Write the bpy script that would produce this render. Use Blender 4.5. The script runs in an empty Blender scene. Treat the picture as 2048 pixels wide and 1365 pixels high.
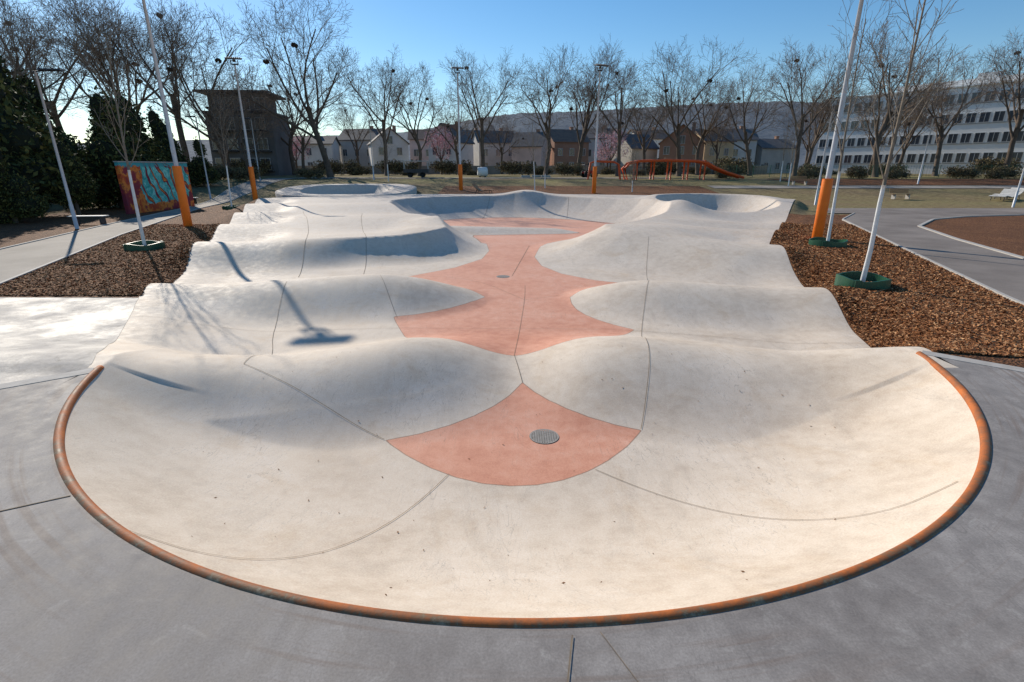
import bpy, math, random
import numpy as np
from mathutils import Vector, Matrix
random.seed(7); np.random.seed(7)
rad=math.radians
scene=bpy.context.scene
COL=scene.collection

# ------------------------------------------------------------------ helpers
def obj_from(name, verts, faces, mats=None, smooth=False, parent=None, fmat=None):
    me=bpy.data.meshes.new(name)
    me.from_pydata([tuple(map(float,v)) for v in verts],[],faces)
    me.update()
    if smooth: me.polygons.foreach_set('use_smooth',[True]*len(me.polygons))
    for m in (mats or []): me.materials.append(m)
    if fmat is not None: me.polygons.foreach_set('material_index',fmat)
    ob=bpy.data.objects.new(name,me); COL.objects.link(ob)
    if parent: ob.parent=parent
    return ob
def thing(name,label,cat,loc=(0,0,0),rotz=0,group=None):
    e=bpy.data.objects.new(name,None); COL.objects.link(e)
    e.empty_display_size=.2; e.location=loc; e.rotation_euler=(0,0,rotz)
    e['label']=label; e['category']=cat
    if group: e['group']=group
    return e
def struct(ob,label,cat):
    ob['kind']='structure'; ob['label']=label; ob['category']=cat; return ob
def copy_thing(root,loc,rotz=0,scale=1.0,label=None):
    r=root.copy(); COL.objects.link(r); r.location=loc; r.rotation_euler=(0,0,rotz); r.scale=(scale,)*3
    if label: r['label']=label
    for c in list(root.children):
        k=c.copy(); COL.objects.link(k); k.parent=r
        for g in list(c.children):
            h=g.copy(); COL.objects.link(h); h.parent=k
    return r
class B:
    """mesh buffer"""
    def __init__(s): s.v=[];s.f=[];s.m=[]
    def box(s,c,d,rz=0,mi=0,bev=0,rx=0,ry=0):
        M=Matrix.Rotation(rz,3,'Z')@Matrix.Rotation(ry,3,'Y')@Matrix.Rotation(rx,3,'X')
        n=len(s.v); hx,hy,hz=d[0]/2,d[1]/2,d[2]/2
        b=min(bev,hx*.9,hy*.9,hz*.9)
        if b<=0:
            for z in(-hz,hz):
                for x,y in((-hx,-hy),(hx,-hy),(hx,hy),(-hx,hy)):
                    s.v.append(M@Vector((x,y,z))+Vector(c))
            for f in((0,3,2,1),(4,5,6,7),(0,1,5,4),(1,2,6,5),(2,3,7,6),(3,0,4,7)):
                s.f.append(tuple(n+i for i in f)); s.m.append(mi)
        else:
            rings=[]
            for z,k in((-hz,b),(-hz+b,0),(hz-b,0),(hz,b)):
                ring=[]
                for x,y in((-hx+b,-hy),(hx-b,-hy),(hx,-hy+b),(hx,hy-b),(hx-b,hy),(-hx+b,hy),(-hx,hy-b),(-hx,-hy+b)):
                    fx=(hx-k)/hx; fy=(hy-k)/hy
                    ring.append(len(s.v)); s.v.append(M@Vector((x*fx,y*fy,z))+Vector(c))
                rings.append(ring)
            s.f.append(tuple(reversed(rings[0]))); s.m.append(mi)
            s.f.append(tuple(rings[-1])); s.m.append(mi)
            for a,bb in zip(rings,rings[1:]):
                for i in range(8):
                    j=(i+1)%8; s.f.append((a[i],a[j],bb[j],bb[i])); s.m.append(mi)
    def tube(s,pts,rs,sides=8,mi=0,cap=True):
        pts=[Vector(p) for p in pts]
        if not hasattr(rs,'__len__'): rs=[rs]*len(pts)
        prev=None
        ref=Vector((0,0,1)) if abs((pts[-1]-pts[0]).normalized().z)<.9 else Vector((1,0,0))
        for i,p in enumerate(pts):
            a=pts[max(i-1,0)]; b=pts[min(i+1,len(pts)-1)]
            t=(b-a).normalized(); u=t.cross(ref)
            if u.length<1e-4: u=t.cross(Vector((0,1,0)))
            u.normalize(); w=u.cross(t)
            base=len(s.v)
            for k in range(sides):
                an=2*math.pi*k/sides
                s.v.append(p+(u*math.cos(an)+w*math.sin(an))*rs[i])
            if prev is not None:
                for k in range(sides):
                    j=(k+1)%sides
                    s.f.append((prev+k,prev+j,base+j,base+k)); s.m.append(mi)
            elif cap: s.f.append(tuple(base+k for k in range(sides))); s.m.append(mi)
            prev=base
        if cap: s.f.append(tuple(prev+sides-1-k for k in range(sides))); s.m.append(mi)
    def obj(s,name,mats,parent=None,smooth=False):
        return obj_from(name,s.v,s.f,mats,smooth,parent,s.m)

# ------------------------------------------------------------------ materials
class NT:
    def __init__(s,name):
        s.mat=bpy.data.materials.new(name); s.mat.use_nodes=True
        s.t=s.mat.node_tree; s.n=s.t.nodes; s.b=s.n['Principled BSDF']
        s.pos=s.n.new('ShaderNodeNewGeometry').outputs['Position']
    def link(s,a,b): s.t.links.new(a,b)
    def setin(s,sock,v):
        if isinstance(v,bpy.types.NodeSocket): s.link(v,sock)
        else: sock.default_value=v
    def mapping(s,scale=(1,1,1),rot=(0,0,0),src=None,loc=(0,0,0)):
        m=s.n.new('ShaderNodeMapping'); m.inputs['Scale'].default_value=scale; m.inputs['Rotation'].default_value=rot; m.inputs['Location'].default_value=loc
        s.link(src or s.pos,m.inputs['Vector']); return m.outputs[0]
    def noise(s,scale,detail=5,rough=.55,src=None,dist=0):
        n=s.n.new('ShaderNodeTexNoise'); n.inputs['Scale'].default_value=scale
        n.inputs['Detail'].default_value=detail; n.inputs['Roughness'].default_value=rough
        n.inputs['Distortion'].default_value=dist
        s.link(src or s.pos,n.inputs['Vector']); return n.outputs['Fac']
    def ramp(s,fac,stops,interp='LINEAR'):
        r=s.n.new('ShaderNodeValToRGB'); r.color_ramp.interpolation=interp
        e=r.color_ramp.elements
        while len(e)<len(stops): e.new(.5)
        for i,(p,c) in enumerate(stops):
            e[i].position=p
            if not hasattr(c,'__len__'): c=(c,c,c)
            e[i].color=(c[0],c[1],c[2],1)
        s.setin(r.inputs[0],fac); return r.outputs[0]
    def mix(s,f,a,b,mode='MIX'):
        m=s.n.new('ShaderNodeMix'); m.data_type='RGBA'; m.blend_type=mode
        s.setin(m.inputs[0],f)
        for i,v in((6,a),(7,b)):
            if not isinstance(v,bpy.types.NodeSocket) : v=(v[0],v[1],v[2],1)
            s.setin(m.inputs[i],v)
        return m.outputs[2]
    def math(s,op,a,b=0.0,clamp=False):
        m=s.n.new('ShaderNodeMath'); m.operation=op; m.use_clamp=clamp
        s.setin(m.inputs[0],a); s.setin(m.inputs[1],b); return m.outputs[0]
    def attr(s,name):
        a=s.n.new('ShaderNodeAttribute'); a.attribute_name=name; return a.outputs['Fac']
    def island(s):
        g=s.n.new('ShaderNodeNewGeometry'); return g.outputs['Random Per Island']
    def bump(s,h,st=.2,dist=.02):
        b=s.n.new('ShaderNodeBump'); b.inputs['Strength'].default_value=st; b.inputs['Distance'].default_value=dist
        s.setin(b.inputs['Height'],h); s.link(b.outputs[0],s.b.inputs['Normal'])
    def out(s,col,rough=.8,metal=0,spec=.3):
        s.setin(s.b.inputs['Base Color'],col if isinstance(col,bpy.types.NodeSocket) else (col[0],col[1],col[2],1))
        s.setin(s.b.inputs['Roughness'],rough); s.b.inputs['Metallic'].default_value=metal
        s.b.inputs['Specular IOR Level'].default_value=spec; return s.mat
def simple(name,a,b=None,scale=4,rough=.8,bump=.15,metal=0,spec=.3,bs=None,bd=.01):
    t=NT(name); b=b or tuple(x*.75 for x in a)
    n=t.noise(scale,4,.6)
    c=t.ramp(n,[(.3,b),(.7,a)])
    if bump: t.bump(t.noise(bs or scale*5,3),bump,bd)
    return t.out(c,rough,metal,spec)

CX,CY,CR=.1,8.15,5.87
def mat_concrete():
    t=NT('concrete')
    n1=t.noise(.55,5,.6); n2=t.noise(5,5,.65); n3=t.noise(70,2,.6)
    st=t.noise(1.6,5,.7,src=t.mapping((1,.35,1),(0,0,.5)),dist=1.2)
    inner=t.ramp(t.math('ADD',t.math('MULTIPLY',n1,.6),t.math('MULTIPLY',n2,.4)),
        [(.34,(.56,.45,.34)),(.5,(.68,.57,.45)),(.66,(.75,.645,.53))])
    sx=t.n.new('ShaderNodeSeparateXYZ'); t.link(t.pos,sx.inputs[0])
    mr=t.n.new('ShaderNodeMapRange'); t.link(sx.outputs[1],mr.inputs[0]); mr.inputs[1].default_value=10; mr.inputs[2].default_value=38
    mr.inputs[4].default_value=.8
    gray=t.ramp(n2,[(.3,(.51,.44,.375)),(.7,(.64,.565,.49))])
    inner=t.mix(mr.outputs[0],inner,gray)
    inner=t.mix(t.ramp(st,[(.50,0),(.75,.4)]),inner,(.44,.37,.30))
    rs=t.noise(.9,5,.75,dist=.8)
    inner=t.mix(t.ramp(rs,[(.53,0),(.70,.4)]),inner,(.52,.37,.23))
    deck=t.ramp(t.math('ADD',t.math('MULTIPLY',n1,.5),t.math('MULTIPLY',n2,.5)),
        [(.36,(.21,.185,.165)),(.5,(.285,.256,.232)),(.64,(.38,.345,.315))])
    deck=t.mix(t.ramp(st,[(.48,0),(.68,.5)]),deck,(.18,.16,.147))
    n5=t.noise(2.2,6,.75,dist=2.5)
    deck=t.mix(t.ramp(n5,[(.57,0),(.72,.45)]),deck,(.46,.43,.39))
    # wheel wear: concentric scuffs following the coping
    dx=t.math('SUBTRACT',sx.outputs[0],CX); dy=t.math('SUBTRACT',sx.outputs[1],CY)
    rad2=t.math('SQRT',t.math('ADD',t.math('MULTIPLY',dx,dx),t.math('MULTIPLY',dy,dy)))
    cb=t.n.new('ShaderNodeCombineXYZ'); t.link(t.math('MULTIPLY',rad2,7.0),cb.inputs[0]); t.link(t.math('MULTIPLY',sx.outputs[0],.25),cb.inputs[1])
    ringn=t.noise(1.6,3,.6,src=cb.outputs[0])
    rm=t.math('MULTIPLY',t.ramp(ringn,[(.52,0),(.62,.6)]),t.ramp(n1,[(.40,0),(.55,1)]))
    deck=t.mix(rm,deck,(.21,.16,.128))
    ins=t.math('GREATER_THAN',t.attr('inner'),.5)
    col=t.mix(ins,deck,inner)
    rw=t.math('ADD',t.attr('red'),t.math('MULTIPLY',t.math('SUBTRACT',n2,.5),.02))
    red=t.ramp(t.math('ADD',t.math('MULTIPLY',n1,.5),t.math('MULTIPLY',n2,.5)),
        [(.35,(.58,.24,.145)),(.5,(.69,.325,.21)),(.65,(.75,.41,.29))])
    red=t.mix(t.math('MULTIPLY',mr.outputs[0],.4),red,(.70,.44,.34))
    col=t.mix(t.math('GREATER_THAN',rw,0.0),col,red)
    line=t.math('LESS_THAN',t.math('ABSOLUTE',rw),.009)
    col=t.mix(t.math('MULTIPLY',line,.6),col,(.22,.14,.09))
    for sc_,ro in ((3,.9),(2.1,-.5)):
        sc=t.noise(sc_,2,.5,src=t.mapping((1.5,.25,1),(0,0,ro)),dist=3)
        scm=t.ramp(t.math('ABSOLUTE',t.math('SUBTRACT',sc,.5)),[(.0,.4),(.006,0)])
        col=t.mix(t.math('MULTIPLY',scm,t.ramp(n1,[(.45,0),(.6,1)])),col,(.12,.11,.10))
    col=t.mix(.14,col,t.ramp(n3,[(.3,0),(.7,1)]),'OVERLAY')
    t.bump(t.math('ADD',t.math('MULTIPLY',n2,.7),t.math('MULTIPLY',n3,.15)),.15,.012)
    return t.out(col,t.ramp(n2,[(.3,.6),(.7,.8)]),0,.25)
M_CON=mat_concrete()
def mat_ground():
    t=NT('ground_soil')
    n1=t.noise(.12,5,.65); n2=t.noise(2.5,6,.7); n3=t.noise(25,3,.7)
    soil=t.ramp(n2,[(.3,(.12,.08,.046)),(.7,(.31,.22,.135))])
    grass=t.ramp(n2,[(.3,(.15,.14,.05)),(.7,(.33,.29,.125))])
    sx=t.n.new('ShaderNodeSeparateXYZ'); t.link(t.pos,sx.inputs[0])
    yb=t.ramp(t.math('DIVIDE',sx.outputs[1],200.0),[(.15,.3),(.20,.6),(.30,.5),(.335,.9),(.40,.8),(.5,.6)])
    f=t.math('MULTIPLY',t.ramp(t.math('ADD',t.math('MULTIPLY',n1,.6),t.math('MULTIPLY',n2,.4)),[(.40,.2),(.56,1)]),yb)
    c=t.mix(f,soil,grass)
    t.bump(t.math('ADD',n2,n3),.6,.05)
    return t.out(c,.95,0,.1)
M_GR=mat_ground()
def mat_bark(isl=False):
    t=NT('bark_chips' if isl else 'bark_mulch')
    if isl:
        r=t.island()
        c=t.ramp(r,[(0,(.08,.028,.010)),(.35,(.25,.095,.035)),(.7,(.43,.185,.07)),(1,(.62,.35,.17))])
    else:
        v=t.n.new('ShaderNodeTexVoronoi'); v.inputs['Scale'].default_value=24
        t.link(t.mapping((1,1.6,1),(0,0,.6)),v.inputs['Vector'])
        bw=t.math('MULTIPLY',v.outputs['Color'],1.0)
        c=t.ramp(bw,[(.1,(.045,.019,.009)),(.45,(.16,.066,.028)),(.75,(.29,.13,.054)),(1,(.42,.21,.095))])
        c=t.mix(t.ramp(t.noise(.8,4),[(.4,0),(.65,.35)]),c,(.08,.038,.018))
        t.bump(t.math('SUBTRACT',1.0,v.outputs['Distance']),.9,.03)
    return t.out(c,.85,0,.2)
M_BARK=mat_bark(); M_CHIP=mat_bark(True)
def mat_asphalt(name,a,b):
    t=NT(name); n1=t.noise(.5,5,.6); n2=t.noise(45,3,.7)
    c=t.ramp(t.math('ADD',t.math('MULTIPLY',n1,.65),t.math('MULTIPLY',n2,.35)),[(.35,a),(.65,b)])
    t.bump(n2,.4,.01); return t.out(c,.85,0,.25)
M_ASPH=mat_asphalt('path_asphalt',(.165,.138,.118),(.29,.248,.215))
M_PATH=mat_asphalt('path_gravel',(.26,.225,.185),(.41,.36,.30))
def mat_pad():
    t=NT('pad_concrete'); n1=t.noise(.9,5,.7); n2=t.noise(9,5,.7); n5=t.noise(2.4,6,.75,dist=2)
    c=t.ramp(t.math('ADD',t.math('MULTIPLY',n1,.6),t.math('MULTIPLY',n2,.4)),[(.35,(.19,.175,.16)),(.65,(.38,.35,.32))])
    c=t.mix(t.ramp(n5,[(.50,0),(.66,.7)]),c,(.12,.11,.10))
    t.bump(n2,.25,.02); return t.out(c,t.ramp(n1,[(.35,.5),(.65,.75)]),0,.25)
M_PAD=mat_pad()
M_KERB=simple('kerb_stone',(.5,.465,.42),(.38,.35,.31),6,.8)
M_JOINT=simple('joint_filler',(.30,.22,.14),(.18,.14,.10),9,.9,0)
M_STEEL=simple('galvanised_steel',(.60,.61,.63),(.5,.51,.53),3,.5,.05,.15,.4)
M_ORANGE=simple('orange_pad',(.9,.22,.02),(.8,.165,.015),3,.5,.05)
M_ORTUBE=simple('orange_tube',(.85,.11,.015),(.7,.09,.012),3,.45,0,0,.4)
M_WHITE=simple('white_trunk_paint',(.82,.82,.80),(.66,.66,.64),7,.8,.3)
M_GREENRING=simple('green_plastic',(.02,.11,.055),(.012,.075,.04),4,.4,.1,0,.5)
M_DARKMETAL=simple('dark_metal',(.07,.07,.075),(.045,.045,.05),4,.5,.05,.5)
M_BRANCH=simple('bare_bark',(.16,.12,.09),(.09,.065,.05),2,.9,.4)
M_TWIG=simple('twig_bark',(.27,.20,.15),(.17,.125,.09),2,.9,0)
M_YBARK=simple('young_bark',(.27,.22,.17),(.17,.14,.105),8,.85,.2)
M_WOOD=simple('bench_wood',(.42,.23,.11),(.28,.14,.06),9,.6,.2)
M_WHITEPL=simple('white_slats',(.60,.585,.55),(.48,.465,.44),5,.6,.1)
M_GRATE=simple('iron_grate',(.42,.38,.33),(.28,.25,.21),20,.6,.2,.1)
M_NEST=simple('nest_twigs',(.09,.065,.05),None,8,.95,.5)

def mat_coping():
    t=NT('worn_coping'); n=t.noise(3.0,7,.78); n2=t.noise(40,4,.7)
    a=t.attr('side')
    f=t.math('ADD',t.math('MULTIPLY',a,.12),t.math('ADD',t.math('MULTIPLY',n,.85),t.math('MULTIPLY',n2,.2)))
    c=t.ramp(f,[(.38,(.30,.24,.16)),(.46,(.19,.125,.07)),(.52,(.26,.10,.04)),(.60,(.38,.115,.032)),(.70,(.50,.14,.03)),(.9,(.60,.19,.045))])
    t.bump(n2,.35,.006)
    return t.out(c,t.ramp(n,[(.3,.55),(.7,.75)]),0,.25)
M_COPE=mat_coping()

# ------------------------------------------------------------------ terrain functions
def sm(a,b,x):
    t=np.clip((x-a)/(b-a),0,1); return t*t*(3-2*t)
class Sp:
    def __init__(s,xs,ys,w=.5,lo=-40,hi=70):
        s.x=np.arange(lo,hi,.05); y=np.interp(s.x,xs,ys)
        k=np.exp(-.5*(np.arange(-3*w,3*w+.01,.05)/w)**2); k/=k.sum()
        pad=len(k)//2; yp=np.pad(y,pad,mode='edge'); s.y=np.convolve(yp,k,'same')[pad:-pad]
    def __call__(s,x): return np.interp(x,s.x,s.y)
XL=Sp([-5,6.2,8.5,12.5,19,26.3,38,44,46.5,48.5,51.2],[-5.5,-5.5,-7,-9.2,-11.8,-14.7,-19.2,-21,-18,-13.5,-8.5],.25)
XR=Sp([-5,6.6,8.9,12.3,20.9,23.3,43,46,48.5,50,51.2],[5.9,5.9,6.8,7.8,10.4,11.8,23,21,16,11,6],.25)
yA=Sp([-9,-5.4,-3.9,-1.8,0,2.1,3.6,4.9,5.8,9],[6.6,6.65,7.35,8.15,8.4,8.3,8.1,7.5,6.95,6.9],.35)
hA=Sp([-9,-5.4,-4.6,-3.7,-2.6,-1.8,-1.1,-.45,.1,.6,1.2,2.1,3.4,4.7,5.8,9],[.9,.82,.64,.54,.60,.66,.50,.22,.08,.22,.48,.60,.50,.56,.90,.93],.3)
yB=Sp([-12,-9.2,-3.7,-.75,1.6,4.2,7.8,12],[12.4,12.7,13.8,13.9,13.9,13.5,12.4,12],.6)
hB=Sp([-12,-7.4,-3.7,-2.6,-1.8,-1.1,-.7,1.5,1.9,2.6,3.4,4.4,7.8,12],[.56,.58,.70,.56,.36,.12,0,0,.14,.38,.52,.56,.5,.5],.25)
rim=np.array([(-30,17.6),(-11.7,19.2),(-6.2,20.4),(-3.9,21.2),(-2.9,22.8),(-3.2,25),(-4.1,28.4),(-5.7,31.5),(-8.1,36.5),(-9.6,41),(-8.7,44.4),(-5.4,47.2),(-1,48.4),(4,47.6),(8,44.8),(11,40.8),(11.2,37),(9.4,32.4),(7.4,28.6),(5.2,25.6),(4.0,23.4),(4.4,21.9),(6.4,20.4),(9.3,17.8),(30,15.5)],float)
def chaikin(p,n=2,closed=False):
    p=np.array(p,float)
    for _ in range(n):
        q=[]
        m=len(p)
        rng=range(m if closed else m-1)
        if not closed: q.append(p[0])
        for i in rng:
            a=p[i]; b=p[(i+1)%m]; q+= [a*.75+b*.25,a*.25+b*.75]
        if not closed: q.append(p[-1])
        p=np.array(q)
    return p
rim=chaikin(rim,1)
def pdist(x,y,P,closed=False):
    d=np.full(x.shape,1e9); n=len(P)
    for i in range(n if closed else n-1):
        ax,ay=P[i]; bx,by=P[(i+1)%n]; dx,dy=bx-ax,by-ay; L=dx*dx+dy*dy+1e-12
        t=np.clip(((x-ax)*dx+(y-ay)*dy)/L,0,1)
        d=np.minimum(d,np.hypot(x-ax-t*dx,y-ay-t*dy))
    return d
def pinside(x,y,P):
    c=np.zeros(x.shape,bool); n=len(P)
    for i in range(n):
        ax,ay=P[i]; bx,by=P[(i+1)%n]
        if ay==by: continue
        k=((ay>y)!=(by>y))&(x<(bx-ax)*(y-ay)/(by-ay)+ax); c^=k
    return c
chan=np.vstack([rim,[(30,-20),(-30,-20)]])
def floorz(y): return -.95-.6*sm(25,38,y)
def smax(a,b,k0=.14):
    m=np.maximum(a,b); k=k0*np.clip(m/.25,0.02,1); h=np.maximum(k-np.abs(a-b),0); return m+h*h/(4*k)
def zplat(x,y):
    xb=-8.3-.38*(y-18)
    lane=1-sm(-1.2,.6,x-xb); q=y-.2*x
    zl=-.10-lane*(.08+.21*(1-np.cos(2*np.pi*(q-21.5)/7)))*(1-sm(40,44,y))-(1-lane)*.10*(1-np.cos(2*np.pi*(q-21.5)/9.0))*sm(-3.8,-6.5,x)*(1-sm(38,42,y))
    lr=sm(6.5,10,x)*(1-sm(24.5,29,y)); q=y+.6*x
    zr=-.12-lr*(.06+.17*(1-np.cos(2*np.pi*(q-24.1)/5.9)))
    z=zl+(zr-zl)*sm(-2,2,x)+.2*sm(26,42,y)
    z=z+.42*np.exp(-((x-1.4)/1.9)**2)*sm(43,47,y)
    z=z+.24*np.exp(-((x-5.0)**2/9+(y-22.8)**2/5))
    z=z-.62*np.exp(-(((x-15.0)/4.0)**2+((y-32.0)/4.0)**2))
    r=np.hypot(x-15.4,(y-40.2)/1.15)
    z=z+.34*np.exp(-((r-4.6)/1.5)**2)*sm(36,43,y)*sm(9,12,x)
    z=z+.2*np.exp(-((x+3.7)**2+(y-27.5)**2)/2.2)+.12*np.exp(-((x+3.6)**2+(y-22.8)**2)/2.5)+.5*np.exp(-((x-11.6)**2/1.4+(y-36.0)**2/3.5))
    t=np.clip((4.3-r)/2.5,0,1)
    return z-1.35*(1-(1-t)**2.4)
def Zpark(x,y):
    x=np.asarray(x,float); y=np.asarray(y,float)
    x,y=np.broadcast_arrays(x,y); F=floorz(y)
    r=np.hypot(x-CX,y-CY); fade=1-sm(6.5,8.9,y)
    s=np.clip((CR-r)/3.0,0,1)
    Hb=.95*np.where(r>=CR,1,(1-s)**2.6)*fade
    def ridge(yc,h,wn,wf):
        d=y-yc; w=np.where(d<0,wn,wf); return h*np.cos(np.pi/2*np.clip(np.abs(d)/w,0,1))**2
    HA=ridge(yA(x),hA(x),2.35+.3*sm(1.5,3.5,x),2.7-.4*sm(3,6,np.abs(x)))
    e=np.where(x<.4,-.7-x,x-1.5); ws=.35+.65*np.sqrt(np.clip(e/2.2,0,1))
    HB=ridge(yB(x),hB(x),2.5*ws,2.3*ws)
    d=pdist(x,y,rim); ins=pinside(x,y,chan)
    left=1-sm(-1,1,x)
    L=(3.1*left+3.8*(1-left)); L=L+(2.9-L)*sm(22.5,27,y)
    L=L+1.5*sm(34,44,y)
    L=L-(L-2.2)*sm(-7.5,-5.5,x)*left*sm(17.5,18.5,y)*(1-sm(27,30,y))
    u=np.clip(d/L,0,1)
    shp=np.maximum(sm(21.0,23.5,y), sm(-8.5,-6,x)*left*sm(17.2,18,y))
    prof=(1-shp)*np.cos(np.pi/2*u)**2+shp*(1-u)**2.0
    zp=zplat(x,y); Hc=(zp-F)*np.where(ins,prof,1)
    a=np.array([-5.0,29.8]); b=np.array([2.2,31.4]); dx,dy=b-a
    t=np.clip(((x-a[0])*dx+(y-a[1])*dy)/(dx*dx+dy*dy),0,1); dd=np.hypot(x-a[0]-t*dx,y-a[1]-t*dy)
    Hm=(.52-.22*t)*np.cos(np.pi/2*np.clip(dd/2.5,0,1))**2
    H=smax(smax(HA,Hb,.3),smax(HB,smax(Hc,Hm)))
    H=np.where(y<9,np.minimum(H,.95),H)
    H=np.where((r>=CR)&(y<6.5),.95,H)
    edge=np.minimum(x-XL(y),XR(y)-x)
    H=H+.16*(1-sm(0,1.6,edge))*np.clip(1-H/.95,0,1)*(y>6.5)
    H=H+.42*(1-sm(0,3.2,x-XL(y)))*np.clip(1-H/.95,0,1)*sm(6.6,8,y)*(1-sm(11,12.4,y))
    return F+H
def ground0(y):
    return -.07-.35*sm(5.5,11.8,y)+1.42*sm(45,70,y)+.3*sm(68,90,y)
BC=(-16.5,53.5)
def gz(x,y):
    x=np.asarray(x,float); y=np.asarray(y,float); x,y=np.broadcast_arrays(x,y)
    g=ground0(y); xl=XL(y); xr=XR(y)
    dx=np.where(x<=xl,xl-x,np.where(x>=xr,x-xr,0))
    ex=np.where(x<.5*(xl+xr),xl,xr)
    e=Zpark(ex,y)-.035
    wd=np.where((x<0)&(y<11.8),4.0,1.3)
    k=sm(0,1,dx/wd)
    z=e+(g-e)*k
    act=(y>6.3)&(y<51.3)
    z=np.where(act,z,g)
    z=z-2.2*(np.hypot(x-BC[0],y-BC[1])<4.9)
    return z

# ------------------------------------------------------------------ grids
def grid_mesh(name,X,Y,Z,mats,smooth=True,attrs=None):
    r,c=X.shape
    me=bpy.data.meshes.new(name)
    v=np.stack([X,Y,Z],-1).reshape(-1,3)
    i=np.arange(r*c).reshape(r,c)
    f=np.stack([i[:-1,:-1],i[:-1,1:],i[1:,1:],i[1:,:-1]],-1).reshape(-1,4)
    me.vertices.add(len(v)); me.vertices.foreach_set('co',v.ravel())
    me.loops.add(f.size); me.loops.foreach_set('vertex_index',f.ravel().astype(np.int32))
    me.polygons.add(len(f)); me.polygons.foreach_set('loop_start',np.arange(0,f.size,4,dtype=np.int32))
    try: me.polygons.foreach_set('loop_total',np.full(len(f),4,dtype=np.int32))
    except Exception: pass
    me.update(calc_edges=True); me.validate()
    me.polygons.foreach_set('use_smooth',[smooth]*len(me.polygons))
    for m in mats: me.materials.append(m)
    if attrs is not None and 'red' not in attrs: attrs['red']=np.full(X.shape,-1.0)
    for k,a in (attrs or {}).items():
        at=me.attributes.new(k,'FLOAT','POINT'); at.data.foreach_set('value',a.ravel().astype(np.float32))
    ob=bpy.data.objects.new(name,me); COL.objects.link(ob); return ob

ys=np.concatenate([np.arange(-1,2,.25),np.arange(2,9,.035),np.arange(9,20,.07),np.arange(20,51.2,.13)])
tt=np.linspace(0,1,440)
YY=np.repeat(ys[:,None],len(tt),1); XX=XL(YY)+(XR(YY)-XL(YY))*tt[None,:]
ZZ=Zpark(XX,YY)
def arc(p,q,bul,n=7):
    p=np.array(p,float); q=np.array(q,float); d=q-p; nrm=np.array([-d[1],d[0]])
    return [tuple(p+d*t+nrm*bul*4*t*(1-t)) for t in np.linspace(0,1,n)[:-1]]
L1,T1,R1=(-1.68,6.03),(.17,7.72),(1.78,6.28)
red1=np.array(arc(T1,L1,.12)+arc(L1,R1,-.33,12)+arc(R1,T1,.11))
T2,L2a,L2b=(.04,8.95),(-2.3,10.45),(-2.85,11.85)
TL,TR=(-.75,13.9),(1.6,13.8); R2a=(2.75,10.98); R3=(4.2,15.5)
red2=np.array(arc(T2,L2a,.13)+[L2a]+arc(L2b,TL,-.12)+[TL]+arc(TL,(-4.6,16.2),-.13)[1:]+[(-4.6,16.2),(-3.4,17.0),(-2.1,18.5),(-1.2,20.4),(-1.0,22.5),(-1.3,25.5),(2.0,25.5),(1.3,23.5),(.92,20.9),(1.1,18.9),(1.7,17.4),(2.7,16.3)]+arc(R3,TR,-.12)+arc(TR,R2a,-.13)+arc(R2a,T2,.10))
def sd(P): 
    d=pdist(XX,YY,P,True); return np.where(pinside(XX,YY,P),d,-d)
Hh=ZZ-floorz(YY)
red=np.maximum(sd(red1),sd(red2))
red=np.maximum(red,np.where(YY>24.6,np.clip((.05-Hh)*1.5,-1,1),-1))
rr=np.hypot(XX-CX,YY-CY)
inner=((rr<CR-.005)|(YY>6.6)|((YY>6.3)&(rr<CR+.4))).astype(float)
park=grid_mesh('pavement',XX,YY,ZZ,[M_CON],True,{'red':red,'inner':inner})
struct(park,'smooth pale concrete skate track with rollers, bowls and terracotta floor','skatepark floor')
for nm,xe in (('pavement_edge',0),('pavement_edge',-1)):
    X2=np.stack([XX[:,xe],XX[:,xe]],1); Y2=np.stack([YY[:,xe],YY[:,xe]],1); Z2=np.stack([ZZ[:,xe],ZZ[:,xe]-.5],1)
    o=grid_mesh(nm,X2,Y2,Z2,[M_CON],False,{'inner':np.ones_like(X2)}); struct(o,'concrete slab edge of the skate track','slab edge')
X2=np.stack([XX[-1],XX[-1]]); Y2=np.stack([YY[-1],YY[-1]]); Z2=np.stack([ZZ[-1],ZZ[-1]-.6])
o=grid_mesh('pavement_edge',X2,Y2,Z2,[M_CON],False,{'inner':np.ones_like(X2)}); struct(o,'concrete slab edge of the skate track','slab edge')
b=B()
def slab(b,poly,zt,zb,mi=0):
    n=len(b.v); m=len(poly)
    b.v+= [Vector((x,y,zt)) for x,y in poly]+[Vector((x,y,zb)) for x,y in poly]
    b.f.append(tuple(n+i for i in range(m))); b.m.append(mi)
    for i in range(m):
        j=(i+1)%m; b.f.append((n+i,n+m+i,n+m+j,n+j)); b.m.append(mi)
slab(b,[(-5.5,-3),(-5.5,6.15),(-6.15,5.65),(-12,1.3),(-12,-3)][::-1],0,-.3)
slab(b,[(5.9,-3),(12.5,-3),(12.5,1.1),(6.7,6.15),(5.9,6.8)],0,-.3)
slab(b,[(-12,-8),(12.5,-8),(12.5,-3.001),(-12,-3.001)],0,-.3)
slab(b,[(-5.499,-3),(5.899,-3),(5.899,-1),(-5.499,-1)],0,-.3)
o=struct(b.obj('pavement_deck',[M_CON]),'grey concrete deck around the coping','concrete deck')
at=o.data.attributes.new('red','FLOAT','POINT'); at.data.foreach_set('value',np.full(len(o.data.vertices),-1,np.float32))
b=B()
def band(b,p0,p1,w,zt,zb):
    p0=Vector(p0);p1=Vector(p1); d=(p1-p0).normalized(); n=Vector((-d.y,d.x))*w/2
    slab(b,[tuple(p0-n),tuple(p1-n),tuple(p1+n),tuple(p0+n)],zt,zb)
band(b,(-5.45,6.19),(-12,1.36),.2,.006,-.3)
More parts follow.
